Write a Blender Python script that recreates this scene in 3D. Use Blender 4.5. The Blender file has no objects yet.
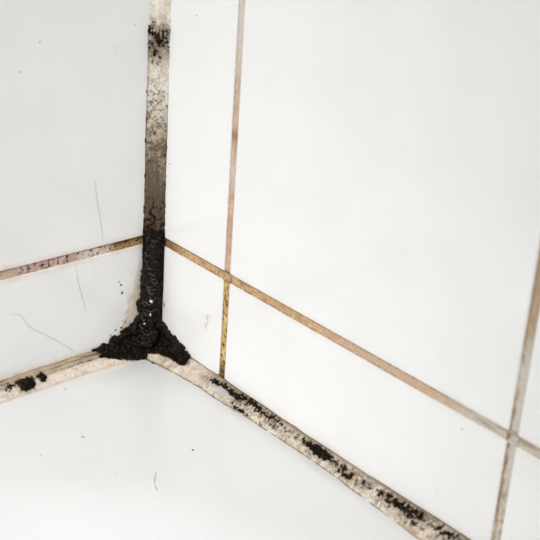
import bpy, bmesh, math, random
import numpy as np
from mathutils import Matrix, Vector

# ------------------------------------------------------------------ camera, world, light
S = bpy.context.scene
C = S.collection
MM = 0.001

cam_d = bpy.data.cameras.new('camera')
cam = bpy.data.objects.new('camera', cam_d)
C.objects.link(cam)
R = ((0.6492, 0.7580, 0.0635), (-0.3501, 0.2237, 0.9096), (0.6753, -0.6127, 0.4106))   # world -> camera rows
cam.matrix_world = Matrix(((R[0][0], R[1][0], R[2][0], 0.40929),
                           (R[0][1], R[1][1], R[2][1], -0.30093),
                           (R[0][2], R[1][2], R[2][2], 0.27475),
                           (0, 0, 0, 1)))
cam_d.sensor_width = 36.0
cam_d.lens = 36.0 * 1227.9 / 540.0
cam_d.clip_start = 0.01
cam_d.dof.use_dof = True
cam_d.dof.focus_distance = 0.525
cam_d.dof.aperture_fstop = 18.0
S.camera = cam

world = bpy.data.worlds.new('room_light')
S.world = world
world.use_nodes = True
bg = world.node_tree.nodes['Background']
bg.inputs['Color'].default_value = (1.0, 0.998, 0.986, 1)
bg.inputs['Strength'].default_value = 0.745


# unseen spot lamp added on the open side of the tub to brighten the corner
lamp_d = bpy.data.lights.new('directed_lamp', 'SPOT')
lamp_d.energy = 38.5
lamp_d.color = (1.0, 1.0, 0.99)
lamp_d.spot_size = math.radians(28)
lamp_d.spot_blend = 1.0
lamp_d.shadow_soft_size = 0.12
lamp = bpy.data.objects.new('directed_lamp', lamp_d)
C.objects.link(lamp)
lamp.location = (0.40, -1.12, 0.74)
lamp.rotation_euler = (Vector((0.02, -0.03, 0.0)) - lamp.location).to_track_quat('-Z', 'Y').to_euler()

S.view_settings.view_transform = 'Standard'
S.view_settings.look = 'None'
S.view_settings.gamma = 1.0
S.view_settings.use_curve_mapping = False
S.view_settings.exposure = 0.0

# ------------------------------------------------------------------ helpers
rng = np.random.default_rng(7)
random.seed(7)
LEDGE = 6.0          # tub ledge height in mm (z = 0 is only the survey datum)


def lin(c):
    c = np.asarray(c, float) / 255.0
    return np.where(c <= 0.04045, c / 12.92, ((c + 0.055) / 1.055) ** 2.4)


def lin4(c):
    return tuple(lin(c)) + (1.0,)


def vnoise(x, y, seed=0):
    x = np.asarray(x, float); y = np.asarray(y, float)
    xi = np.floor(x).astype(np.int64); yi = np.floor(y).astype(np.int64)
    fx = x - xi; fy = y - yi
    fx = fx * fx * (3 - 2 * fx); fy = fy * fy * (3 - 2 * fy)

    def h(a, b):
        n = (a * 374761393 + b * 668265263 + seed * 974634777) & 0xffffffff
        n = ((n ^ (n >> 13)) * 1274126177) & 0xffffffff
        n = ((n ^ (n >> 16)) * 2246822519) & 0xffffffff
        return ((n ^ (n >> 15)) & 0xffff) / 65535.0
    a = h(xi, yi); b = h(xi + 1, yi); c = h(xi, yi + 1); d = h(xi + 1, yi + 1)
    return (a * (1 - fx) + b * fx) * (1 - fy) + (c * (1 - fx) + d * fx) * fy


def fbm(x, y, seed=0, octs=4, gain=0.55):
    s = 0; a = 1; t = 0
    for i in range(octs):
        s = s + a * vnoise(x * 2 ** i + 17.3 * i, y * 2 ** i - 9.1 * i, seed + i * 31)
        t += a; a *= gain
    return s / t


def sm(a, b, x):
    t = np.clip((np.asarray(x, float) - a) / (b - a), 0, 1)
    return t * t * (3 - 2 * t)


def bump(c, w, x):
    return np.exp(-((x - c) / w) ** 2)


def mix(c0, c1, f):
    f = np.clip(f, 0, 1)[..., None]
    return c0 * (1 - f) + c1 * f


def tag(o, label=None, cat=None, group=None, kind=None):
    if label: o['label'] = label
    if cat: o['category'] = cat
    if group: o['group'] = group
    if kind: o['kind'] = kind
    return o


def link(name, me, mat, parent=None):
    o = bpy.data.objects.new(name, me)
    if mat is not None and len(me.materials) == 0:
        me.materials.append(mat)
    C.objects.link(o)
    o.parent = parent
    return o


def grid_mesh(name, P, col=None, keep=None, flip=False):
    """P (n, m, 3) in mm -> one mesh; col (n, m, 3) linear colours; keep = face mask"""
    n, m = P.shape[:2]
    idx = np.arange(n * m).reshape(n, m)
    F = np.stack([idx[:-1, :-1], idx[1:, :-1], idx[1:, 1:], idx[:-1, 1:]], -1).reshape(-1, 4)
    if flip: F = F[:, ::-1]
    if keep is not None: F = F[keep.reshape(-1)]
    V = P.reshape(-1, 3) * MM
    used = np.unique(F)
    remap = -np.ones(n * m, int); remap[used] = np.arange(len(used))
    V = V[used]; F = remap[F]
    me = bpy.data.meshes.new(name)
    me.from_pydata(V.tolist(), [], F.tolist())
    if col is not None:
        at = me.color_attributes.new('stain', 'FLOAT_COLOR', 'POINT')
        cc = np.ones((len(used), 4), np.float32); cc[:, :3] = col.reshape(-1, 3)[used]
        at.data.foreach_set('color', cc.reshape(-1))
    me.polygons.foreach_set('use_smooth', [True] * len(me.polygons))
    me.update()
    return me


# ------------------------------------------------------------------ materials
def new_mat(name):
    m = bpy.data.materials.new(name); m.use_nodes = True
    nt = m.node_tree
    return m, nt, nt.nodes['Principled BSDF']


def noise_node(nt, scale, detail=4, rough=0.55, vec=None):
    n = nt.nodes.new('ShaderNodeTexNoise')
    n.inputs['Scale'].default_value = scale
    n.inputs['Detail'].default_value = detail
    n.inputs['Roughness'].default_value = rough
    if vec is not None: nt.links.new(vec, n.inputs['Vector'])
    return n


def mathn(nt, op, a, b=None, clamp=False):
    n = nt.nodes.new('ShaderNodeMath'); n.operation = op; n.use_clamp = clamp
    for i, v in enumerate((a, b)):
        if v is None: continue
        if isinstance(v, (int, float)): n.inputs[i].default_value = v
        else: nt.links.new(v, n.inputs[i])
    return n.outputs[0]


def smooth(nt, v, a, b, x=0.0, y=1.0):
    n = nt.nodes.new('ShaderNodeMapRange'); n.interpolation_type = 'SMOOTHSTEP'
    n.inputs['From Min'].default_value = a; n.inputs['From Max'].default_value = b
    n.inputs['To Min'].default_value = x; n.inputs['To Max'].default_value = y
    nt.links.new(v, n.inputs['Value'])
    return n.outputs['Result']


def mixc(nt, f, a, b):
    n = nt.nodes.new('ShaderNodeMix'); n.data_type = 'RGBA'
    if isinstance(f, (int, float)): n.inputs[0].default_value = f
    else: nt.links.new(f, n.inputs[0])
    for i, v in ((6, a), (7, b)):
        if isinstance(v, tuple): n.inputs[i].default_value = v
        else: nt.links.new(v, n.inputs[i])
    return n.outputs[2]


def bumpn(nt, bsdf, h, dist, strength=1.0):
    b = nt.nodes.new('ShaderNodeBump')
    b.inputs['Strength'].default_value = strength
    b.inputs['Distance'].default_value = dist
    nt.links.new(h, b.inputs['Height']); nt.links.new(b.outputs[0], bsdf.inputs['Normal'])


def pos_node(nt):
    return nt.nodes.new('ShaderNodeNewGeometry').outputs['Position']


def tile_material():
    """white glaze; mould residue and rust colour creeping out of the joints, a stain map fixed to the wall"""
    m, nt, b = new_mat('tile_glaze')
    p = pos_node(nt)
    sp = nt.nodes.new('ShaderNodeSeparateXYZ'); nt.links.new(p, sp.inputs[0])
    x, y, z = sp.outputs
    left = smooth(nt, x, 0.0015, 0.0025, 1.0, 0.0)
    d = mathn(nt, 'MAXIMUM', x, mathn(nt, 'MULTIPLY', y, -1.0))
    # crust outline: how far the mould reaches from the corner at height z
    fc = nt.nodes.new('ShaderNodeFloatCurve')
    cu = fc.mapping.curves[0]
    pts = [(0.0, 0.36), (0.11, 0.33), (0.145, 0.20), (0.17, 0.165), (0.30, 0.125), (0.45, 0.085), (0.6, 0.07), (1.0, 0.065)]
    cu.points[0].location = pts[0]; cu.points[1].location = pts[-1]
    for q in pts[1:-1]: cu.points.new(*q)
    for q in cu.points: q.handle_type = 'VECTOR'
    fc.mapping.update()
    nt.links.new(mathn(nt, 'MULTIPLY', z, 10.0, True), fc.inputs['Value'])
    reach = mathn(nt, 'MULTIPLY', fc.outputs[0], 0.1)
    edge = mathn(nt, 'SUBTRACT', d, reach)
    n1 = noise_node(nt, 260.0, 5, 0.6, p).outputs[0]
    n2 = noise_node(nt, 90.0, 3, 0.5, p).outputs[0]
    n3 = noise_node(nt, 700.0, 4, 0.6, p).outputs[0]
    low = smooth(nt, z, 0.030, 0.060, 1.0, 0.0)
    halo = mathn(nt, 'MULTIPLY', smooth(nt, edge, -0.001, 0.006, 1.0, 0.0), smooth(nt, n1, 0.44, 0.62))
    halo = mathn(nt, 'MULTIPLY', halo, low)
    # the left wall is dirtier than the right one
    halo_l = mathn(nt, 'MULTIPLY', halo, mathn(nt, 'ADD', mathn(nt, 'MULTIPLY', left, 0.44), 0.08))
    rim = mathn(nt, 'MULTIPLY', smooth(nt, edge, -0.001, 0.0022, 1.0, 0.0), low)
    rim = mathn(nt, 'MULTIPLY', rim, mathn(nt, 'ADD', mathn(nt, 'MULTIPLY', left, 0.40), 0.10))
    # rust tint at the horizontal joint
    dz = mathn(nt, 'ABSOLUTE', mathn(nt, 'SUBTRACT', z, 0.0594))
    jl = mathn(nt, 'MULTIPLY', smooth(nt, dz, 0.0015, 0.0055, 1.0, 0.0), smooth(nt, n2, 0.25, 0.7))
    jl = mathn(nt, 'MULTIPLY', jl, mathn(nt, 'ADD', mathn(nt, 'MULTIPLY', left, 0.35), 0.18))
    # dirt hugging the bottom sealant
    bl = mathn(nt, 'MULTIPLY', smooth(nt, z, 0.0105, 0.0150, 1.0, 0.0), smooth(nt, n1, 0.3, 0.65))
    bl = mathn(nt, 'MULTIPLY', bl, mathn(nt, 'ADD', mathn(nt, 'MULTIPLY', left, 0.35), 0.15))
    # faint smudges
    sg = mathn(nt, 'MULTIPLY', smooth(nt, n1, 0.60, 0.72), smooth(nt, dz, 0.004, 0.022, 0.10, 0.0))
    base = mixc(nt, smooth(nt, noise_node(nt, 30.0, 3, 0.5, p).outputs[0], 0.35, 0.65), lin4((240, 240, 239)), lin4((243, 243, 242)))
    c = mixc(nt, jl, base, lin4((214, 166, 138)))
    c = mixc(nt, sg, c, lin4((200, 150, 130)))
    c = mixc(nt, bl, c, lin4((205, 178, 142)))
    c = mixc(nt, rim, c, lin4((214, 190, 158)))
    c = mixc(nt, halo_l, c, lin4((196, 158, 104)))
    sparse = mathn(nt, 'MULTIPLY', smooth(nt, n3, 0.66, 0.71), mathn(nt, 'MULTIPLY', halo, left))
    c = mixc(nt, sparse, c, lin4((62, 42, 26)))
    nt.links.new(c, b.inputs['Base Color'])
    b.inputs['Roughness'].default_value = 0.10
    b.inputs['Specular IOR Level'].default_value = 0.5
    bumpn(nt, b, noise_node(nt, 130.0, 2, 0.5, p).outputs[0], 0.0001, 0.35)
    return m


def attr_material(name, rough, nscale, ndist, nrough=0.6, jitter=0.25, spec=0.4):
    m, nt, b = new_mat(name)
    at = nt.nodes.new('ShaderNodeAttribute'); at.attribute_name = 'stain'
    p = pos_node(nt)
    n = noise_node(nt, nscale, 5, nrough, p).outputs[0]
    hs = nt.nodes.new('ShaderNodeHueSaturation')
    nt.links.new(at.outputs['Color'], hs.inputs['Color'])
    nt.links.new(smooth(nt, n, 0.25, 0.75, 1.0 - jitter, 1.0 + jitter * 0.6), hs.inputs['Value'])
    nt.links.new(hs.outputs[0], b.inputs['Base Color'])
    b.inputs['Roughness'].default_value = rough
    b.inputs['Specular IOR Level'].default_value = spec
    bumpn(nt, b, n, ndist, 0.8)
    return m


def mould_material(name, c0, c1, rough, scale):
    m, nt, b = new_mat(name)
    p = pos_node(nt)
    n = noise_node(nt, scale, 6, 0.65, p).outputs[0]
    nt.links.new(mixc(nt, smooth(nt, n, 0.35, 0.75), lin4(c0), lin4(c1)), b.inputs['Base Color'])
    nt.links.new(smooth(nt, noise_node(nt, scale * 0.6, 3, 0.5, p).outputs[0], 0.3, 0.7, rough * 0.6, min(1, rough * 1.4)), b.inputs['Roughness'])
    b.inputs['Specular IOR Level'].default_value = 0.16
    bumpn(nt, b, n, 0.0006, 0.9)
    return m


def plain_material(name, c, rough, spec=0.5, scale=200.0, var=0.06):
    m, nt, b = new_mat(name)
    p = pos_node(nt)
    n = noise_node(nt, scale, 3, 0.5, p).outputs[0]
    c = np.asarray(c, float)
    nt.links.new(mixc(nt, smooth(nt, n, 0.3, 0.7), lin4(c * (1 - var)), lin4(np.minimum(255, c * (1 + var)))), b.inputs['Base Color'])
    b.inputs['Roughness'].default_value = rough
    b.inputs['Specular IOR Level'].default_value = spec
    return m


M_tile = tile_material()
M_grout = attr_material('grout', 0.9, 1500.0, 0.0004, 0.65, 0.22, 0.2)
M_bead = attr_material('silicone', 0.42, 1400.0, 0.0001, 0.6, 0.20, 0.4)
M_mould = attr_material('mould', 0.6, 1800.0, 0.0003, 0.65, 0.45, 0.07)
M_crust = mould_material('mould_crust', (5, 3, 2), (42, 26, 15), 0.24, 900.0)
M_wall = plain_material('wall_mortar', (150, 142, 130), 0.95, 0.2)
M_tub = plain_material('tub_enamel', (238, 238, 238), 0.24, 0.5, 25.0, 0.006)
M_floor = plain_material('floor_screed', (170, 168, 162), 0.8, 0.3)
M_hair = plain_material('hair', (200, 198, 194), 0.5)
M_ridge_highlight = plain_material('ridge_highlight', (118, 106, 94), 0.3)
M_glint = plain_material('glint_grain', (225, 222, 214), 0.3)
M_speck = plain_material('speck', (112, 86, 66), 0.7)
M_pale_speck = plain_material('pale_speck', (196, 190, 182), 0.5)
M_pink = plain_material('pink_residue', (236, 208, 204), 0.5)
M_smear = plain_material('soap_smear', (228, 228, 226), 0.4)


# ------------------------------------------------------------------ walls, tiles, grout
def box_mesh(name, lo, hi, bev=0.0, seg=2):
    bm = bmesh.new()
    bmesh.ops.create_cube(bm, size=1.0)
    for v in bm.verts:
        v.co = Vector([(lo[i] + (hi[i] - lo[i]) * (v.co[i] + 0.5)) * MM for i in range(3)])
    if bev:
        bmesh.ops.bevel(bm, geom=list(bm.edges), offset=bev * MM, segments=seg, affect='EDGES', profile=0.6)
    me = bpy.data.meshes.new(name); bm.to_mesh(me); bm.free()
    return me


FLOOR_Z = -540.0
TOP = 1080.0
ROWS = [(8.5, 57.4)] + [(61.4 + 204 * k, 61.4 + 204 * k + 200) for k in range(5)]
COLS_R = [(2.0, 48.8)] + [(52.7 + 153 * k, 52.7 + 153 * k + 149.1) for k in range(10)]
COLS_L = [(2.0, 112.0)] + [(116.0 + 153 * k, 116.0 + 153 * k + 149.1) for k in range(4)]
END_R, END_L = 1580.0, 725.0

wall_right = tag(link('wall_right', box_mesh('wall_right', (0, 5.5, FLOOR_Z), (END_R, 80, TOP)), M_wall), kind='structure',
                 label='bright white tiled wall right of the corner')
wall_left = tag(link('wall_left', box_mesh('wall_left', (-80, -END_L, FLOOR_Z), (-5.5, 80, TOP)), M_wall), kind='structure',
                label='greyer white tiled wall left of the corner')

tile_cache = {}


def tile(wall, side, c0, c1, z0, z1):
    key = (side, round(c1 - c0, 1), round(z1 - z0, 1))
    if key not in tile_cache:
        w, h = c1 - c0, z1 - z0
        if side == 'R': me = box_mesh('tile', (0, 0, 0), (w, 6, h), 0.9, 3)
        else: me = box_mesh('tile', (-6, -w, 0), (0, 0, h), 0.9, 3)
        me.materials.append(M_tile)
        for f in me.polygons: f.use_smooth = False
        tile_cache[key] = me
    o = link('tile', tile_cache[key], M_tile, wall)
    o.location = (c0 * MM, 0, z0 * MM) if side == 'R' else (0, -c0 * MM, z0 * MM)
    return o


for z0, z1 in ROWS:
    for c0, c1 in COLS_R: tile(wall_right, 'R', c0, c1, z0, z1)
    for c0, c1 in COLS_L: tile(wall_left, 'L', c0, c1, z0, z1)


def spaced(a, b, fine_to, step, coarse):
    f = np.arange(a, min(fine_to, b), step)
    if fine_to < b:
        g = np.linspace(fine_to, b, max(2, int((b - fine_to) / coarse) + 1))
        return np.concatenate([f, g])
    return np.append(f, b)


def grout_strip(wall, side, horiz, centre, a, b, width, colour, seed, fine_to, depth=0.5):
    """one joint: hollowed, gritty strip a little below the tile faces. s = along, t = -1..1 across"""
    s = spaced(a, b, fine_to, 0.45, 12.0)
    t = np.linspace(-1, 1, 15)
    Sg, Tg = np.meshgrid(s, t, indexing='ij')
    w2 = width / 2 + 0.5
    across = centre + Tg * w2
    rough = (fbm(Sg * 0.9, Tg * 3 + seed, seed, 4) - 0.5)
    d = depth + 0.35 * (1 - Tg ** 2) - rough * 0.75        # depth under the glaze
    col = colour(Sg, Tg, seed)
    P = np.zeros(Sg.shape + (3,))
    u = Sg if horiz else across
    P[..., 2] = across if horiz else Sg
    if side == 'R': P[..., 0] = u; P[..., 1] = d
    else: P[..., 1] = -u; P[..., 0] = -d
    me = grid_mesh('grout_line', P, col, flip=(side == 'L') != (not horiz))
    return link('grout_line', me, M_grout, wall)


def c_hr(s, t, k):
    n = fbm(s * 0.35, t * 1.5, k, 4); n2 = fbm(s * 1.2, t * 3, k + 3, 3)
    gold = lin((204, 168, 124)); tan = lin((210, 180, 154)); grey = lin((208, 202, 190)); dark = lin((98, 66, 34)); pale = lin((232, 208, 168))
    c = mix(np.broadcast_to(gold, s.shape + (3,)), tan, sm(85, 135, s + 30 * (n - 0.5)))
    c = mix(c, grey, sm(168, 184, s + 22 * (n - 0.5)) * 0.9)
    c = mix(c, dark, sm(0.52, 0.68, n) * 0.40 * sm(150, 60, s))
    c = mix(c, pale, sm(0.60, 0.74, n2) * 0.75 * sm(160, 100, s))
    c = mix(c, lin((96, 66, 42)), sm(0.45, 0.8, t + 0.35 * (n2 - 0.5)) * (0.8 - 0.55 * sm(165, 185, s)))
    c = mix(c, lin((120, 86, 54)), sm(-0.55, -0.85, t + 0.5 * (n2 - 0.5)) * 0.6 * sm(180, 150, s))
    c = mix(c, lin((86, 56, 28)), sm(24, 8, s + 6 * (n - 0.5)) * 0.7)
    c = mix(c, lin((160, 132, 104)), sm(0.55, 0.7, fbm(s * 0.1, t * 2.5, k + 9, 3)) * sm(170, 190, s) * 0.6)
    return c


def c_hl(s, t, k):
    n = fbm(s * 0.30, t * 1.2, k, 4); n2 = fbm(s * 0.9, t * 2.6, k + 3, 4)
    gold = lin((176, 138, 90)); white = lin((226, 210, 196)); pink = lin((172, 130, 110)); dark = lin((64, 40, 24))
    c = mix(np.broadcast_to(gold, s.shape + (3,)), white, sm(19, 27, s + 16 * (n2 - .5)))
    c = mix(c, pink, sm(36, 43, s + 8 * (n - 0.5)) * (0.55 + 0.9 * (n - 0.4)))
    c = mix(c, white, sm(0.52, 0.60, n) * sm(40, 44, s) * 0.7)
    c = mix(c, lin((216, 188, 166)), sm(66, 74, s + 6 * (n - .5)) * 0.8)
    c = mix(c, dark, sm(0.55, 0.64, n2) * (0.75 * sm(76, 60, s) + 0.15))
    c = mix(c, lin((92, 62, 46)), sm(0.35, 0.85, t + 0.5 * (n2 - 0.5)) * 0.8)
    c = mix(c, lin((196, 136, 106)), sm(-0.5, -0.95, t) * 0.6 * sm(30, 45, s))
    c = mix(c, dark, sm(-0.3, 0.7, t + 1.4 * (n2 - .5)) * sm(26, 18, s + 6 * (n - .5)) * 0.85)
    return c


def c_g1(s, t, k):
    n = fbm(s * 0.25, t * 1.2, k, 4); n2 = fbm(s * 0.8, t * 2.2, k + 3, 4)
    c = mix(np.broadcast_to(lin((212, 184, 162)), s.shape + (3,)), lin((218, 208, 198)), sm(125, 165, s + 30 * (n - .5)))
    c = mix(c, lin((214, 202, 188)), bump(108, 9, s) * 0.9)
    c = mix(c, lin((112, 84, 66)), bump(121, 2.5, s) * 0.7)
    c = mix(c, lin((184, 146, 118)), sm(0.46, 0.66, n) * 0.5 * sm(165, 140, s))
    c = mix(c, lin((208, 172, 116)), sm(64, 56, s))
    c = mix(c, lin((84, 56, 30)), sm(0.50, 0.64, n2) * 0.85 * sm(64, 52, s))
    c = mix(c, lin((232, 208, 150)), sm(0.60, 0.72, n) * 0.9 * sm(60, 50, s))
    c = mix(c, lin((128, 96, 72)), sm(0.5, 0.95, np.abs(t)) * 0.6)
    c = mix(c, lin((72, 48, 28)), sm(22, 14, s) * 0.7)
    return c


def c_g2(s, t, k):
    n = fbm(s * 0.06, t * 1.2, k, 4); n2 = fbm(s * 0.5, t * 2.2, k + 3, 4)
    c = np.broadcast_to(lin((212, 206, 194)), s.shape + (3,))
    c = mix(c, lin((156, 122, 84)), sm(-0.15, -0.75, t + 0.9 * (n2 - .5)) * sm(0.40, 0.56, n) * 0.95)
    c = mix(c, lin((172, 138, 92)), sm(0.46, 0.6, n2) * sm(44, 34, s) * 0.85)
    c = mix(c, lin((176, 146, 104)), sm(88, 102, s) * sm(150, 128, s) * (0.4 + 0.6 * n2))
    c = mix(c, lin((150, 132, 110)), sm(0.6, 0.95, np.abs(t)) * 0.5)
    return c


def c_far(s, t, k):
    n = fbm(s * 0.05, t * 1.2, k, 4)
    c = mix(np.broadcast_to(lin((212, 206, 194)), s.shape + (3,)), lin((190, 158, 128)), sm(0.45, 0.65, n) * 0.8)
    return mix(c, lin((150, 124, 100)), sm(0.6, 0.95, np.abs(t)) * 0.5)


for i in range(len(ROWS) - 1):
    zc = (ROWS[i][1] + ROWS[i + 1][0]) / 2
    grout_strip(wall_right, 'R', True, zc, 2, END_R, 4.0, c_hr if i == 0 else c_far, 11 + i, 240 if i == 0 else 20)
    grout_strip(wall_left, 'L', True, zc, 2, END_L, 4.6 if i == 0 else 4.0, c_hl if i == 0 else c_far, 41 + i, 110 if i == 0 else 20)
for i in range(len(COLS_R) - 1):
    xc = (COLS_R[i][1] + COLS_R[i + 1][0]) / 2
    f = c_g1 if i == 0 else (c_g2 if i == 1 else c_far)
    grout_strip(wall_right, 'R', False, xc, 8, TOP, 3.9, f, 61 + i, 215 if i < 2 else 20, 0.6)
for i in range(len(COLS_L) - 1):
    yc = (COLS_L[i][1] + COLS_L[i + 1][0]) / 2
    grout_strip(wall_left, 'L', False, yc, 8, TOP, 3.9, c_far, 91 + i, 20, 0.85)

floor = tag(link('floor', box_mesh('floor', (-80, -1500, FLOOR_Z - 40), (END_R + 300, 80, FLOOR_Z)), M_floor), kind='structure',
            label='plain grey floor under the bathtub')


# ------------------------------------------------------------------ bathtub
def rr_loop(x0, x1, y0, y1, r, z, n=28, ns=24):
    """rounded rectangle, constant vertex count; y counted away from the right wall (world y = -y)"""
    pts = []
    cs = [((x0 + r), (y0 + r), math.pi), ((x1 - r), (y0 + r), 1.5 * math.pi), ((x1 - r), (y1 - r), 0), ((x0 + r), (y1 - r), 0.5 * math.pi)]
    arcs = []
    for cx, cy, a0 in cs:
        arcs.append([(cx + r * math.cos(a0 + (math.pi / 2) * k / n), cy + r * math.sin(a0 + (math.pi / 2) * k / n)) for k in range(n + 1)])
    for k in range(4):
        pts += arcs[k]
        p, q = arcs[k][-1], arcs[(k + 1) % 4][0]
        for j in range(1, ns):
            f = j / ns
            pts.append((p[0] + (q[0] - p[0]) * f, p[1] + (q[1] - p[1]) * f))
    return [(x * MM, -y * MM, z * MM) for x, y in pts]


def make_tub():
    X1, Y1 = 1560.0, 710.0
    loops = []
    for ins, z in ((0, -525), (0, LEDGE - 3), (0.9, LEDGE - 0.9), (3, LEDGE)):
        loops.append(rr_loop(1.5 + ins, X1 - ins, 1.5 + ins, Y1 - ins, 6, z))
    for f in (0.35, 0.7, 1.0):
        r = 6 + f * 164
        loops.append(rr_loop(3 + 26 * f, X1 - 60 * f, 3 + 26 * f, Y1 - 34 * f, r, LEDGE))
    # soft roll into the basin, then steep side, then a dished floor
    prof = []
    Rf = 46.0
    for k in range(1, 13):
        a = math.radians(80) * k / 12
        prof.append((Rf * math.sin(a), -Rf * (1 - math.cos(a))))
    e = prof[-1]
    for k in range(1, 7):
        prof.append((e[0] + 55 * k / 6, e[1] - 300 * k / 6))
    e = prof[-1]
    for k in range(1, 9):
        a = math.radians(90) * k / 8
        prof.append((e[0] + 8 + 60 * (1 - math.cos(a)), e[1] - 40 * math.sin(a)))
    for dx, dz in prof:
        r = max(40, 170 - dx * 0.62)
        loops.append(rr_loop(29 + dx, X1 - 60 - dx, 29 + dx, Y1 - 34 - dx, r, LEDGE + dz))
    n = len(loops[0])
    V = [p for l in loops for p in l]
    F = []
    for i in range(len(loops) - 1):
        for j in range(n):
            F.append((i * n + j, i * n + (j + 1) % n, (i + 1) * n + (j + 1) % n, (i + 1) * n + j))
    F.append(tuple((len(loops) - 1) * n + j for j in range(n)))
    me = bpy.data.meshes.new('bathtub'); me.from_pydata(V, [], F)
    me.polygons.foreach_set('use_smooth', [True] * len(F)); me.update()
    bm = bmesh.new(); bm.from_mesh(me); bmesh.ops.recalc_face_normals(bm, faces=bm.faces); bm.to_mesh(me); bm.free()
    return me


tub = tag(link('bathtub', make_tub(), M_tub),
          'white enamel bathtub rim with rounded basin corner below the tiled walls', 'bathtub')
# its four feet stand on the floor
for x, y in ((200, 160), (1360, 160), (200, 560), (1360, 560)):
    link('foot', box_mesh('foot', (x - 25, -y - 25, FLOOR_Z), (x + 25, -y + 25, -400), 4), M_floor, tub)


# ------------------------------------------------------------------ silicone beads with mould
def bead(name, label, s, edge_a, edge_b, out, colour, mask, seed, th=0.5, nt_=44, bulge=0.5, lift=1.3, flip=False):
    """edge_a, edge_b: (n,3) mm polylines on the two surfaces; out: unit vector out of the corner"""
    t = np.linspace(0, 1, nt_)
    A = edge_a[:, None, :]; B = edge_b[:, None, :]
    T = t[None, :, None]
    P = A * (1 - T) + B * T
    Sg, Tg = np.meshgrid(s, t, indexing='ij')
    prof = np.sin(np.pi * Tg)
    lump = fbm(Sg * 0.12, Tg * 1.6, seed, 3) - 0.5
    fine = fbm(Sg * 0.30, Tg * 9.0, seed + 5, 3) - 0.5
    h = bulge * prof - 0.08 * (1 - prof) ** 3 + (0.8 * lump + 0.30 * fine) * prof ** 0.5
    outv = np.asarray(out, float); outv /= np.linalg.norm(outv)
    mk, den = mask(Sg, Tg)
    col = colour(Sg, Tg, mk)
    veil = lin((96, 80, 62))
    col = mix(col, veil, np.clip(den, 0, 0.75) * sm(0.30, 0.62, fbm(Sg * 0.7, Tg * 9, seed + 21, 4, 0.7)) * 0.85)
    P = P + h[..., None] * outv
    o = link(name, grid_mesh(name, P, col, flip=flip), M_bead)
    tag(o, label, 'sealant', 'silicone beads sealing the corner')
    m4 = np.maximum(np.maximum(mk[:-1, :-1], mk[1:, :-1]), np.maximum(mk[1:, 1:], mk[:-1, 1:]))
    keep = m4 > th
    if keep.any():
        g = fbm(Sg * 1.6, Tg * 12.0, seed + 9, 3)
        lift_h = np.clip(mk - th, -0.06, 0.5) * lift * (0.45 + 1.1 * g)
        Pm = P + lift_h[..., None] * outv
        mc = mix(np.broadcast_to(lin((78, 60, 42)), Sg.shape + (3,)), lin((20, 14, 10)), sm(th - 0.02, th + 0.14, mk))
        mc = mix(mc, lin((72, 56, 40)), sm(0.58, 0.72, fbm(Sg * 1.3, Tg * 11, seed + 33, 3)) * 0.7)
        mo = link('mold_growth', grid_mesh('mold_growth', Pm, mc, keep, flip), M_mould, o)
        mo['kind'] = 'stuff'; mo['label'] = 'black speckled mold growing on the sealant'
    return o


cream = lin((232, 222, 206)); beige = lin((204, 186, 158)); brown = lin((108, 89, 66)); dbrown = lin((70, 54, 38)); black = lin((28, 21, 15)); grey = lin((120, 112, 100))

# --- vertical bead, s = height
s = spaced(10, TOP, 190, 0.28, 6.0)
wa = 6.7 + 0.5 * (fbm(s * 0.07, 0 * s, 3, 3) - 0.5)
wb = 6.8 + 0.5 * (fbm(s * 0.07, 0 * s + 5, 4, 3) - 0.5)
zero = np.zeros_like(s)


def v_mask(s, t):
    st = fbm(s * 0.30, t * 12, 101, 4); sp = fbm(s * 1.1, t * 9.0, 102, 4, 0.65); bg_ = fbm(s * 0.18, t * 2.4, 103, 3)
    den = 0.02 + 0 * s
    den = den + 0.36 * bump(153.0, 4.5, s) * sm(0.75, 0.3, np.abs(t - 0.42)) + 0.34 * bump(144, 5.0, s) * bump(0.34, 0.30, t) + 0.20 * bump(148, 9, s) + 0.09 * sm(156, 162, s)
    den = den + 0.16 * sm(140, 126, s) + 0.05 * sm(120, 104, s) + 0.10 * sm(90, 76, s) + 0.16 * sm(80, 68, s) + 0.6 * sm(68, 57, s)
    den = den + 0.30 * sm(0.05, 0.0, t) * sm(140, 118, s) + 0.2 * sm(0.95, 1.0, t) * sm(142, 120, s)
    den = den + 0.3 * bump(128, 1.2, s) * bump(0.02, 0.05, t) + 0.25 * bump(133, 1.0, s) * bump(0.02, 0.05, t)
    den = den * sm(195, 175, s) + 0.1 * sm(175, 195, s)
    return np.clip(den + 0.85 * (sp - 0.5) + 0.45 * (st - 0.5) + 0.2 * (bg_ - 0.5) + 0.02, 0, 1), den


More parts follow.
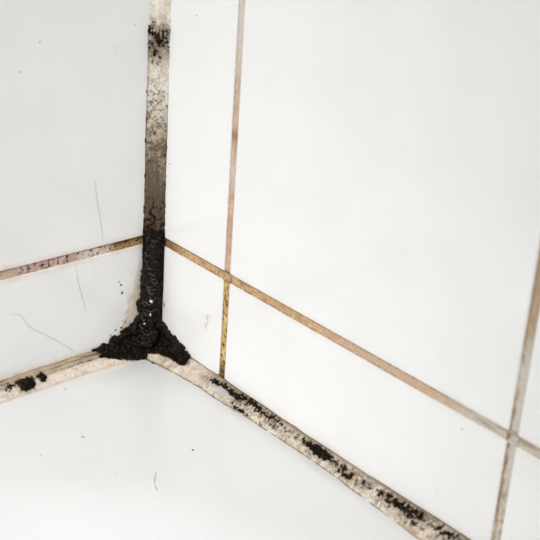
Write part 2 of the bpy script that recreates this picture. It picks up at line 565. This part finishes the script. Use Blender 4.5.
def v_col(s, t, mk):
    st = fbm(s * 0.10, t * 14, 111, 4); bl = fbm(s * 0.25, t * 4, 112, 4); fn = fbm(s * 1.0, t * 9, 113, 3)
    c = np.broadcast_to(lin((240, 234, 222)), s.shape + (3,))
    c = mix(c, beige, sm(0.42, 0.7, bl) * 0.55)
    b1 = sm(128, 100, s + 26 * (bl - 0.5))
    c = mix(c, brown, b1 * (0.66 + 0.34 * sm(0.3, 0.7, fn)))
    c = mix(c, lin((176, 158, 130)), b1 * sm(0.50, 0.72, st) * 0.65 * sm(70, 82, s))
    c = mix(c, dbrown, sm(112, 76, s + 30 * (st - 0.5)) * 0.88)
    c = mix(c, lin((44, 33, 24)), sm(86, 64, s + 12 * (fn - 0.5)) * 0.85)
    c = mix(c, brown, sm(0.52, 0.66, fn) * sm(142, 124, s) * 0.75)
    c = mix(c, lin((190, 152, 104)), bump(143, 12, s) * sm(0.16, 0.02, t) * 0.8)
    c = mix(c, grey, bump(149, 8.5, s) * sm(0.3, 0.6, bl) * 0.8)
    c = mix(c, lin((74, 58, 42)), np.clip(sm(0.26, 0.5, mk), 0, 1) * 0.7)
    c = mix(c, lin((52, 40, 30)), sm(0.10, 0.02, t + 0.05 * (fn - .5)) * sm(142, 118, s) * 0.9 + sm(0.92, 0.99, t) * sm(138, 110, s) * 0.8)
    return c


bead('sealant_bead', 'upright silicone bead in the wall corner, blackening from cream at top to mold below', s,
     np.stack([zero - 0.15, -wa, s], 1), np.stack([wb, zero + 0.15, s], 1), (1, -1, 0), v_col, v_mask, 5,
     th=0.5, nt_=48, bulge=0.45, flip=False)

# --- bead between right wall and tub, s = x
s = spaced(6, END_R - 30, 235, 0.28, 6.0)
zu = np.interp(s, [6, 28, 52, 105, 143, 189, 240, 2000], [12.2, 11.9, 11.8, 11.2, 11.4, 12.4, 12.2, 12]) + 0.5 * (fbm(s * 0.12, 0 * s, 8, 3) - 0.5)
lo = np.interp(s, [6, 13, 19, 30, 45, 60, 73, 100, 125, 147, 177, 240, 2000], [13.5, 12.0, 11.0, 9.2, 7.9, 7.6, 6.6, 6.0, 6.1, 7.2, 9.0, 9.0, 9.0]) + 0.7 * (fbm(s * 0.15, 0 * s, 9, 3) - 0.5)
zero = np.zeros_like(s)


def r_mask(s, t):
    sp = fbm(s * 1.0, t * 8.0, 201, 4, 0.65); bg_ = fbm(s * 0.20, t * 2.0, 202, 3); st = fbm(s * 0.16, t * 5, 203, 3)
    band = bump(0.34 + 0.06 * np.sin(s * 0.06), 0.22, t)
    amt = np.interp(s, [0, 40, 46, 52, 72, 86, 98, 108, 114, 121, 126, 135, 146, 154, 160, 170, 177, 190, 210, 2000],
                    [0, 0, 0.25, 0.60, 0.60, 0.52, 0.40, 0.34, 0.66, 0.66, 0.32, 0.36, 0.34, 0.40, 0.58, 0.56, 0.36, 0.46, 0.35, 0.2])
    den = 0.04 + amt * band + 0.42 * amt * bump(0.66, 0.22, t)
    den = den + 0.5 * bump(117.5, 5.5, s) * bump(0.36, 0.22, t)
    den = den + 0.55 * bump(72, 5, s) * bump(0.86, 0.1, t) + 0.4 * bump(134, 3.5, s) * bump(0.62, 0.15, t) + 0.3 * bump(128, 3, s) * bump(0.72, 0.12, t)
    den = den - 0.5 * bump(57, 5, s) * bump(0.58, 0.16, t)  # thins the mould where the painted sheen sits
    # the crust's tail from the corner, upper part of the bead only
    tail = sm(34, 27, s + 4 * (bg_ - 0.5)) * sm(np.interp(s, [6, 14, 20, 32], [0.95, 0.72, 0.60, 0.66]), np.interp(s, [6, 14, 20, 32], [0.8, 0.52, 0.42, 0.46]), t)
    den = den + 0.95 * tail
    den = den + 0.18 * sm(0.94, 1.0, t)
    den = den + 0.35 * bump(14, 9, s) * sm(0.91, 0.97, t)
    return np.clip(den + 1.05 * (sp - 0.5) + 0.35 * (bg_ - 0.5) + 0.35 * (st - .5), 0, 1), den


def r_col(s, t, mk):
    bl = fbm(s * 0.22, t * 3, 211, 4); fn = fbm(s * 0.9, t * 7, 212, 4); st = fbm(s * 0.07, t * 10, 213, 3)
    c = mix(np.broadcast_to(lin((230, 219, 203)), s.shape + (3,)), lin((206, 190, 168)), sm(0.4, 0.62, bl) * 0.85)
    c = mix(c, lin((158, 136, 112)), sm(0.46, 0.74, fn) * 0.65)
    c = mix(c, lin((156, 136, 112)), sm(0.30, 0.10, t) * (0.3 + 0.7 * sm(0.35, 0.65, st)) * sm(40, 52, s))
    c = mix(c, lin((214, 200, 180)), bump(38, 6, s) * 0.6)
    c = mix(c, lin((92, 76, 62)), sm(0.24, 0.5, mk) * 0.75)
    c = mix(c, lin((176, 184, 194)), bump(57, 7, s) * bump(0.55, 0.2, t) * 0.7)  # bluish-white specular sheen painted into the bead colour
    c = mix(c, lin((88, 64, 42)), sm(0.10, 0.03, t + 0.06 * (fn - .5)) * 0.85 + sm(0.89, 0.96, t + 0.06 * (fn - .5)) * 0.85 * sm(0.36, 0.5, bl + 0.08))
    c = mix(c, lin((206, 160, 120)), sm(0.80, 0.97, t) * sm(160, 172, s) * 0.6)
    return c


bead('sealant_bead', 'long silicone bead along the right wall, streaked with a black mold band', s,
     np.stack([s, zero + 0.15, zu], 1), np.stack([s, -lo, zero + LEDGE - 0.15], 1), (0, -1, 1), r_col, r_mask, 6,
     th=0.5, nt_=46, bulge=0.6, flip=True)

# --- bead between left wall and tub, s = distance from the corner
s = spaced(6, END_L - 25, 105, 0.28, 6.0)
zu = np.interp(s, [6, 31, 63, 79, 110, 900], [12.2, 11.8, 11.9, 11.2, 11.4, 11.6]) + 0.4 * (fbm(s * 0.12, 0 * s, 18, 3) - 0.5)
lo = np.interp(s, [6, 13, 22, 31, 42, 62, 82, 120, 900], [13.5, 11.2, 9.8, 9.0, 8.5, 9.2, 9.4, 9.4, 9.4]) + 0.5 * (fbm(s * 0.15, 0 * s, 19, 3) - 0.5)
zero = np.zeros_like(s)


def l_mask(s, t):
    sp = fbm(s * 1.0, t * 8.0, 301, 4, 0.65); bg_ = fbm(s * 0.25, t * 2.2, 302, 3)
    den = 0.03 + 0 * s
    den = den + 0.95 * bump(69.5, 3.9, s) * bump(0.58, 0.33, t) + 0.78 * bump(61.3, 2.2, s) * bump(0.46, 0.28, t)
    den = den + 0.40 * bump(78, 3.0, s) * bump(0.42, 0.28, t) + 0.2 * bump(70, 10, s) * bump(0.35, 0.2, t)
    den = den + 0.36 * bump(40, 13, s) * bump(0.42 , 0.05, t) + 0.3 * bump(36, 8, s) * bump(0.18, 0.05, t)
    edge = np.interp(s, [6, 12, 18, 24, 31, 36], [1.2, 1.15, 1.05, 0.85, 0.6, 0.3])
    den = den + 0.95 * sm(34, 27, s + 7 * (bg_ - 0.5)) * sm(edge, edge - 0.25, t)
    return np.clip(den + 1.0 * (sp - 0.5) + 0.3 * (bg_ - 0.5), 0, 1), den


def l_col(s, t, mk):
    bl = fbm(s * 0.2, t * 3, 311, 4); fn = fbm(s * 0.9, t * 7, 312, 4); st = fbm(s * 0.06, t * 13, 313, 3)
    c = mix(np.broadcast_to(lin((238, 228, 214)), s.shape + (3,)), lin((226, 204, 186)), sm(0.45, 0.62, bl) * 0.6)
    up = sm(0.56, 0.22, t + 0.3 * (bl - .5))
    c = mix(c, lin((192, 172, 142)), up * 0.9)
    c = mix(c, lin((120, 98, 72)), up * sm(0.46, 0.66, st) * 0.8)
    c = mix(c, lin((142, 120, 92)), bump(0.40, 0.05, t) * 0.6)
    c = mix(c, lin((150, 124, 96)), sm(0.52, 0.78, fn) * 0.4)
    c = mix(c, lin((86, 70, 52)), sm(0.32, 0.5, mk) * 0.75)
    c = mix(c, lin((222, 190, 166)), sm(0.80, 0.95, t) * 0.6)
    c = mix(c, lin((128, 100, 72)), sm(0.09, 0.02, t) * 0.7)
    return c


bead('sealant_bead', 'cream silicone bead along the left wall with black mold blobs at the frame edge', s,
     np.stack([zero - 0.15, -s, zu], 1), np.stack([lo, -s, zero + LEDGE - 0.15], 1), (1, 0, 1), l_col, l_mask, 7,
     th=0.5, nt_=46, bulge=0.6, flip=False)


# ------------------------------------------------------------------ thick mould crust in the corner
def make_crust():
    bm = bmesh.new()

    def ball(x, y, z, r, sx=1, sy=1, sz=1, sub=2):
        g = bmesh.ops.create_icosphere(bm, subdivisions=sub, radius=1.0)
        for v in g['verts']:
            v.co = Vector(((x + v.co.x * r * sx) * MM, (y + v.co.y * r * sy) * MM, (z + v.co.z * r * sz) * MM))
    rr = random.Random(3)
    # column up the corner
    z = 8.0
    while z < 64:
        f = max(0.0, min(1.0, (64 - z) / 34))
        ball(2.0 + 1.0 * f, -2.0 - 1.2 * f, z, 3.4 + 1.5 * f, 1, 1.0, 0.7)
        ball(4.8, -1.6, z + rr.uniform(-.4, .4), 2.0 + 0.2 * f, 1, 0.8, 0.8)
        ball(1.6, -4.6 - 1.6 * f, z + rr.uniform(-.6, .6), 2.0 + 0.9 * f + rr.uniform(-.3, .3), 0.8, 1, 0.8)
        z += 1.9
    for _ in range(26):     # the swelling on the left tile
        zz = rr.uniform(12, 38); w = np.interp(zz, [12, 17, 24, 31, 38], [17, 13.0, 11.0, 9.6, 7.4])
        ball(1.0, -rr.uniform(5, w - 1.2), zz, rr.uniform(1.2, 2.4), 0.8)
    # foot, left arm
    for k in range(70):
        y = rr.uniform(2, 30); f = y / 30
        zc = rr.uniform(LEDGE + 1.0, np.interp(y, [2, 10, 16, 23, 30], [21, 18.5, 15.5, 13.0, 11.2]))
        off = np.interp(zc, [LEDGE, 12.5, 20], [np.interp(y, [0, 12, 20, 30], [9.0, 8.5, 6.5, 4.6]), 1.0, 1.0])
        ball(off * rr.uniform(.6, 1.0), -y, zc, rr.uniform(0.9, 2.5 - 1.2 * f))
    # foot, right arm: hugs the upper part of the bead
    for k in range(54):
        x = rr.uniform(3, 28); f = x / 28
        zl = np.interp(x, [3, 12, 28], [7.5, 9.6, 9.4])
        zc = rr.uniform(zl, np.interp(x, [3, 8, 12, 20, 29], [22, 18.5, 16.6, 13.8, 11.4]))
        off = np.interp(zc, [LEDGE, 12, 20], [9.0, 1.0, 0.8])
        ball(x, -off * rr.uniform(.6, 1.0), zc, rr.uniform(0.9, 2.4 - 1.2 * f))
    for k in range(26):
        a = rr.uniform(0, 1)
        ball(rr.uniform(2, 8.0), -rr.uniform(2, 8.0), rr.uniform(8, 14), rr.uniform(2.0, 3.4))
    for y in np.arange(3, 31, 1.2):     # solid core under the rim
        zt = np.interp(y, [3, 10, 16, 23, 31], [21, 19.4, 16.2, 13.6, 11.6])
        for zz in np.arange(10.0, zt, 1.3): ball(0.7, -y, zz, 1.15)
    for x in np.arange(3, 29, 1.2):
        zt = np.interp(x, [3, 8, 12, 20, 29], [22, 19.6, 17.2, 14.2, 11.6])
        for zz in np.arange(10.4, zt, 1.3): ball(x, -0.7, zz, 1.15)
    for k in range(70):     # ragged rim of small clumps
        if k % 2:
            y = rr.uniform(12, 33); zz = np.interp(y, [10, 16, 23, 33], [20.5, 17.0, 14.3, 11.6]) + rr.uniform(-.9, .6)
            ball(0.5, -y, zz, rr.uniform(.35, .9))
        else:
            x = rr.uniform(8, 31); zz = np.interp(x, [8, 12, 20, 31], [20.5, 18.0, 15.0, 11.5]) + rr.uniform(-.9, .5)
            ball(x, -0.5, zz, rr.uniform(.35, .9))
    me = bpy.data.meshes.new('mold_crust'); bm.to_mesh(me); bm.free()
    o = link('mold_crust', me, M_crust)
    md = o.modifiers.new('fuse', 'REMESH'); md.mode = 'VOXEL'; md.voxel_size = 0.00042; md.use_smooth_shade = True
    for nm, sc, st in (('lumps', 0.0035, 0.0018), ('grit', 0.0014, 0.0016)):
        tx = bpy.data.textures.new(nm, 'CLOUDS'); tx.noise_scale = sc; tx.noise_depth = 2
        d = o.modifiers.new(nm, 'DISPLACE'); d.texture = tx; d.strength = st; d.mid_level = 0.5; d.texture_coords = 'LOCAL'
    tag(o, 'thick lumpy black mold crust filling the bottom of the tiled corner', 'mold')
    return o


crust = make_crust()


def tube_mesh(name, pts, r, n=6, flat=None):
    """tube through pts (mm) with tapering ends; flat = (axis, factor) squashes the section"""
    P = [Vector(p) for p in pts]
    # Catmull-Rom resample
    Q = []
    for i in range(len(P) - 1):
        a = P[max(0, i - 1)]; b = P[i]; c = P[i + 1]; d = P[min(len(P) - 1, i + 2)]
        for k in range(6):
            t = k / 6
            Q.append(0.5 * ((2 * b) + (c - a) * t + (2 * a - 5 * b + 4 * c - d) * t * t + (3 * b - a - 3 * c + d) * t ** 3))
    Q.append(P[-1])
    V = []; F = []
    for i, q in enumerate(Q):
        tg = (Q[min(i + 1, len(Q) - 1)] - Q[max(i - 1, 0)]).normalized()
        u = tg.cross(Vector((0.31, 0.5, 0.8))).normalized(); v = tg.cross(u)
        rr = r * (0.35 + 0.65 * min(1, 4 * min(i, len(Q) - 1 - i) / len(Q)))
        for k in range(n):
            a = 2 * math.pi * k / n
            off = (u * math.cos(a) + v * math.sin(a)) * rr
            if flat: off[flat[0]] *= flat[1]
            V.append((q + off) * MM)
        if i:
            for k in range(n):
                F.append(((i - 1) * n + k, (i - 1) * n + (k + 1) % n, i * n + (k + 1) % n, i * n + k))
    F.append(tuple(range(n))); F.append(tuple((len(Q) - 1) * n + k for k in range(n)))
    me = bpy.data.meshes.new(name); me.from_pydata([tuple(v) for v in V], [], F)
    me.polygons.foreach_set('use_smooth', [True] * len(F)); me.update()
    return me


def on_column(a, z, extra=0.0):
    """point on the front of the crust column, a = -1 (left) .. 1 (right)"""
    f = max(0.0, min(1.0, (64 - z) / 34))
    cx, cy, r = 2.0 + f, -2.0 - 1.2 * f, 4.5 + 1.7 * f + extra
    th = math.radians(-45 + 55 * a)
    return (cx + r * math.cos(th), cy + r * math.sin(th), z)


rf = random.Random(12)
ridge_spots = [(z + rf.uniform(-1, 1), rf.uniform(-.55, .35)) for z in np.arange(28, 56, 2.0)] + [(58.5, 0.05), (61, 0.25), (26, -0.2), (23, -.5), (18.5, -.7), (16, -.2)]
for z, a in ridge_spots:  # thin pale curls imitate the highlights along the crust's ridges
    w = rf.uniform(.18, .42); k = rf.uniform(-1.6, 1.6); ln = rf.uniform(.3, 1.4)
    pts = [on_column(a - w, z + ln), on_column(a - w * .3, z - k * .4, .15), on_column(a + w * .4, z - ln * .6, .15), on_column(a + w, z + ln * .3)]
    link('ridge_highlight', tube_mesh('ridge_highlight', pts, rf.uniform(.06, .11)), M_ridge_highlight, crust)


def pebble(name, loc, r, squash, mat, parent=None, seed=0):
    """small irregular grain; squash = per-axis radius factors"""
    bm = bmesh.new(); bmesh.ops.create_icosphere(bm, subdivisions=2, radius=1.0)
    g = random.Random(seed)
    for v in bm.verts:
        f = 1 + g.uniform(-.28, .28)
        v.co = Vector((v.co.x * r * squash[0] * f, v.co.y * r * squash[1] * f, v.co.z * r * squash[2] * f)) * MM
    me = bpy.data.meshes.new(name); bm.to_mesh(me); bm.free()
    me.polygons.foreach_set('use_smooth', [True] * len(me.polygons))
    o = link(name, me, mat, parent); o.location = Vector(loc) * MM
    return o


for i, (a, z, r, sq) in enumerate([(0.10, 32.5, 0.75, (1.3, .7, .9)), (0.08, 26.0, 0.55, (.6, .6, 1.5)), (-.35, 21.0, .45, (1, 1, .8)), (-.75, 15, .4, (1, 1, .8))]):  # pale grains stand in for lamp glints on the wet crust
    pebble('glint_grain', on_column(a, z, .35), r, sq, M_glint, crust, 60 + i)

# ------------------------------------------------------------------ hairs, specks and smears
for nm, pts, lab in (
        ('hair', [(0.1, -32.3, 93), (0.1, -31.2, 84), (0.1, -29.2, 73), (0.1, -27.9, 64.2)], 'fine grey hair stuck upright on the left tile above the grout line'),
        ('hair', [(0.1, -42.0, 57.2), (0.1, -40.6, 48), (0.1, -38.6, 40), (0.1, -36.4, 32)], 'fine grey hair hanging below the left grout line'),
        ('hair', [(0.1, -73.7, 40.7), (0.1, -69, 39.5), (0.1, -64.4, 32.5), (0.1, -55, 25), (0.1, -46, 17.5), (0.1, -39.8, 11.5)], 'long curved hair running down the low left tile to the sealant')):
    tag(link(nm, tube_mesh(nm, pts, 0.09), M_hair), lab, 'hair')

G = 'specks of mold and dust on tile and tub'
for i, (y, z, r, lab) in enumerate([
        (-18.2, 40.4, .5, 'brown mold speck on the low left tile, upper of the pair left of the crust'),
        (-17.5, 36.3, .65, 'larger dark mold speck on the low left tile, lower of the pair beside crust'),
        (-19.2, 42.2, .3, 'smallest mold dot at the top of the speck trail on the low left tile'),
        (-20.8, 18.6, .5, 'leftmost dark mold speck in the row just above the crust left arm'),
        (-17.6, 18.9, .6, 'middle and biggest mold speck in the row above the crust left arm'),
        (-15.6, 21.2, .4, 'mold speck closest to the crust column, highest in the row above the left arm'),
        (-23.4, 16.6, .35, 'lowest tiny mold dot above the crust left arm, touching its ragged edge')]):
    tag(pebble('mold_speck', (0.03, y, z), r, (.4, 1, 1.1), M_speck, None, i), lab, 'mold speck', G)
for i, (y, z, r, lab) in enumerate([
        (-13.2, 156.4, .35, 'tiny dust speck on the large left tile nearest the top of the upright sealant'),
        (-22.4, 147.9, .28, 'second tiny dust speck out from the upright sealant on the large left tile'),
        (-57.7, 154.3, .4, 'faint dust speck high on the large left tile, far from the sealant'),
        (-66.7, 143.6, .45, 'leftmost faint dust speck on the large left tile')]):
    tag(pebble('dust_speck', (0.03, y, z), r, (.35, 1, 1), M_pale_speck, None, 20 + i), lab, 'dust speck', G)
for i, (x, z, r, sq, m, lab) in enumerate([
        (8.3, 28.9, .62, (.45, .4, 1.9), M_speck, 'thin upright black mold mark on the right tile beside the crust'),
        (8.9, 96.8, .3, (1, .4, 1), M_speck, 'tiny dark speck on the tall narrow right tile beside the brown sealant'),
        (23.9, 163.9, .3, (1.4, .4, .7), M_speck, 'tiny dark speck at the top of the tall narrow right tile'),
        (182.9, 52.6, .45, (1, .4, 1), M_pale_speck, 'small tan speck just under the grout line at far right'),
        (175.8, 23.2, .3, (1, .4, 1), M_pale_speck, 'small pale speck low on the wide right tile above the sealant')]):
    tag(pebble('mold_speck', (x, -0.03, z), r, sq, m, None, 30 + i), lab, 'mold speck', G)
for i, (x, y, r, sx, lab) in enumerate([
        (50.3, -70.3, .6, 1.4, 'grey oblong dust speck in the middle of the tub rim left of centre'),
        (83.3, -39.8, .5, 1.0, 'dark round dust speck on the tub rim nearest the right sealant'),
        (52.1, -90.7, .4, 1.0, 'faint dust speck on the tub rim furthest left'),
        (78.4, -73.8, .4, 1.2, 'faint dust speck on the tub rim beside the crescent smear'),
        (13.7, -55.8, .5, 1.6, 'pale grey speck on the tub rim just below the left sealant')]):
    tag(pebble('dust_speck', (x, y, LEDGE + .03), r, (sx, 1, .35), M_speck if i == 1 else M_pale_speck, None, 40 + i), lab, 'dust speck', G)
SMEAR = [(87.4, -60.9, 6.0), (91.7, -65.4, 6.0), (96.5, -67.9, 5.83), (100.2, -68.3, 5.6)]
tag(link('residue_smear', tube_mesh('residue_smear', [(41.8, 0, 36.6), (40.2, 0, 37.0), (39.2, 0, 35.6), (40.4, 0, 34.0), (39.0, 0, 32.4), (38.8, 0, 30.6), (40.6, 0, 29.6)], 0.5, 6, (1, .2)), M_pink),
    'faint pink smear on the low narrow tile right of the corner', 'smear')
tag(link('soap_smear', tube_mesh('soap_smear', SMEAR, 0.9, 6, (2, .05)), M_smear),
    'faint grey crescent smear on the tub rim below the corner', 'smear')
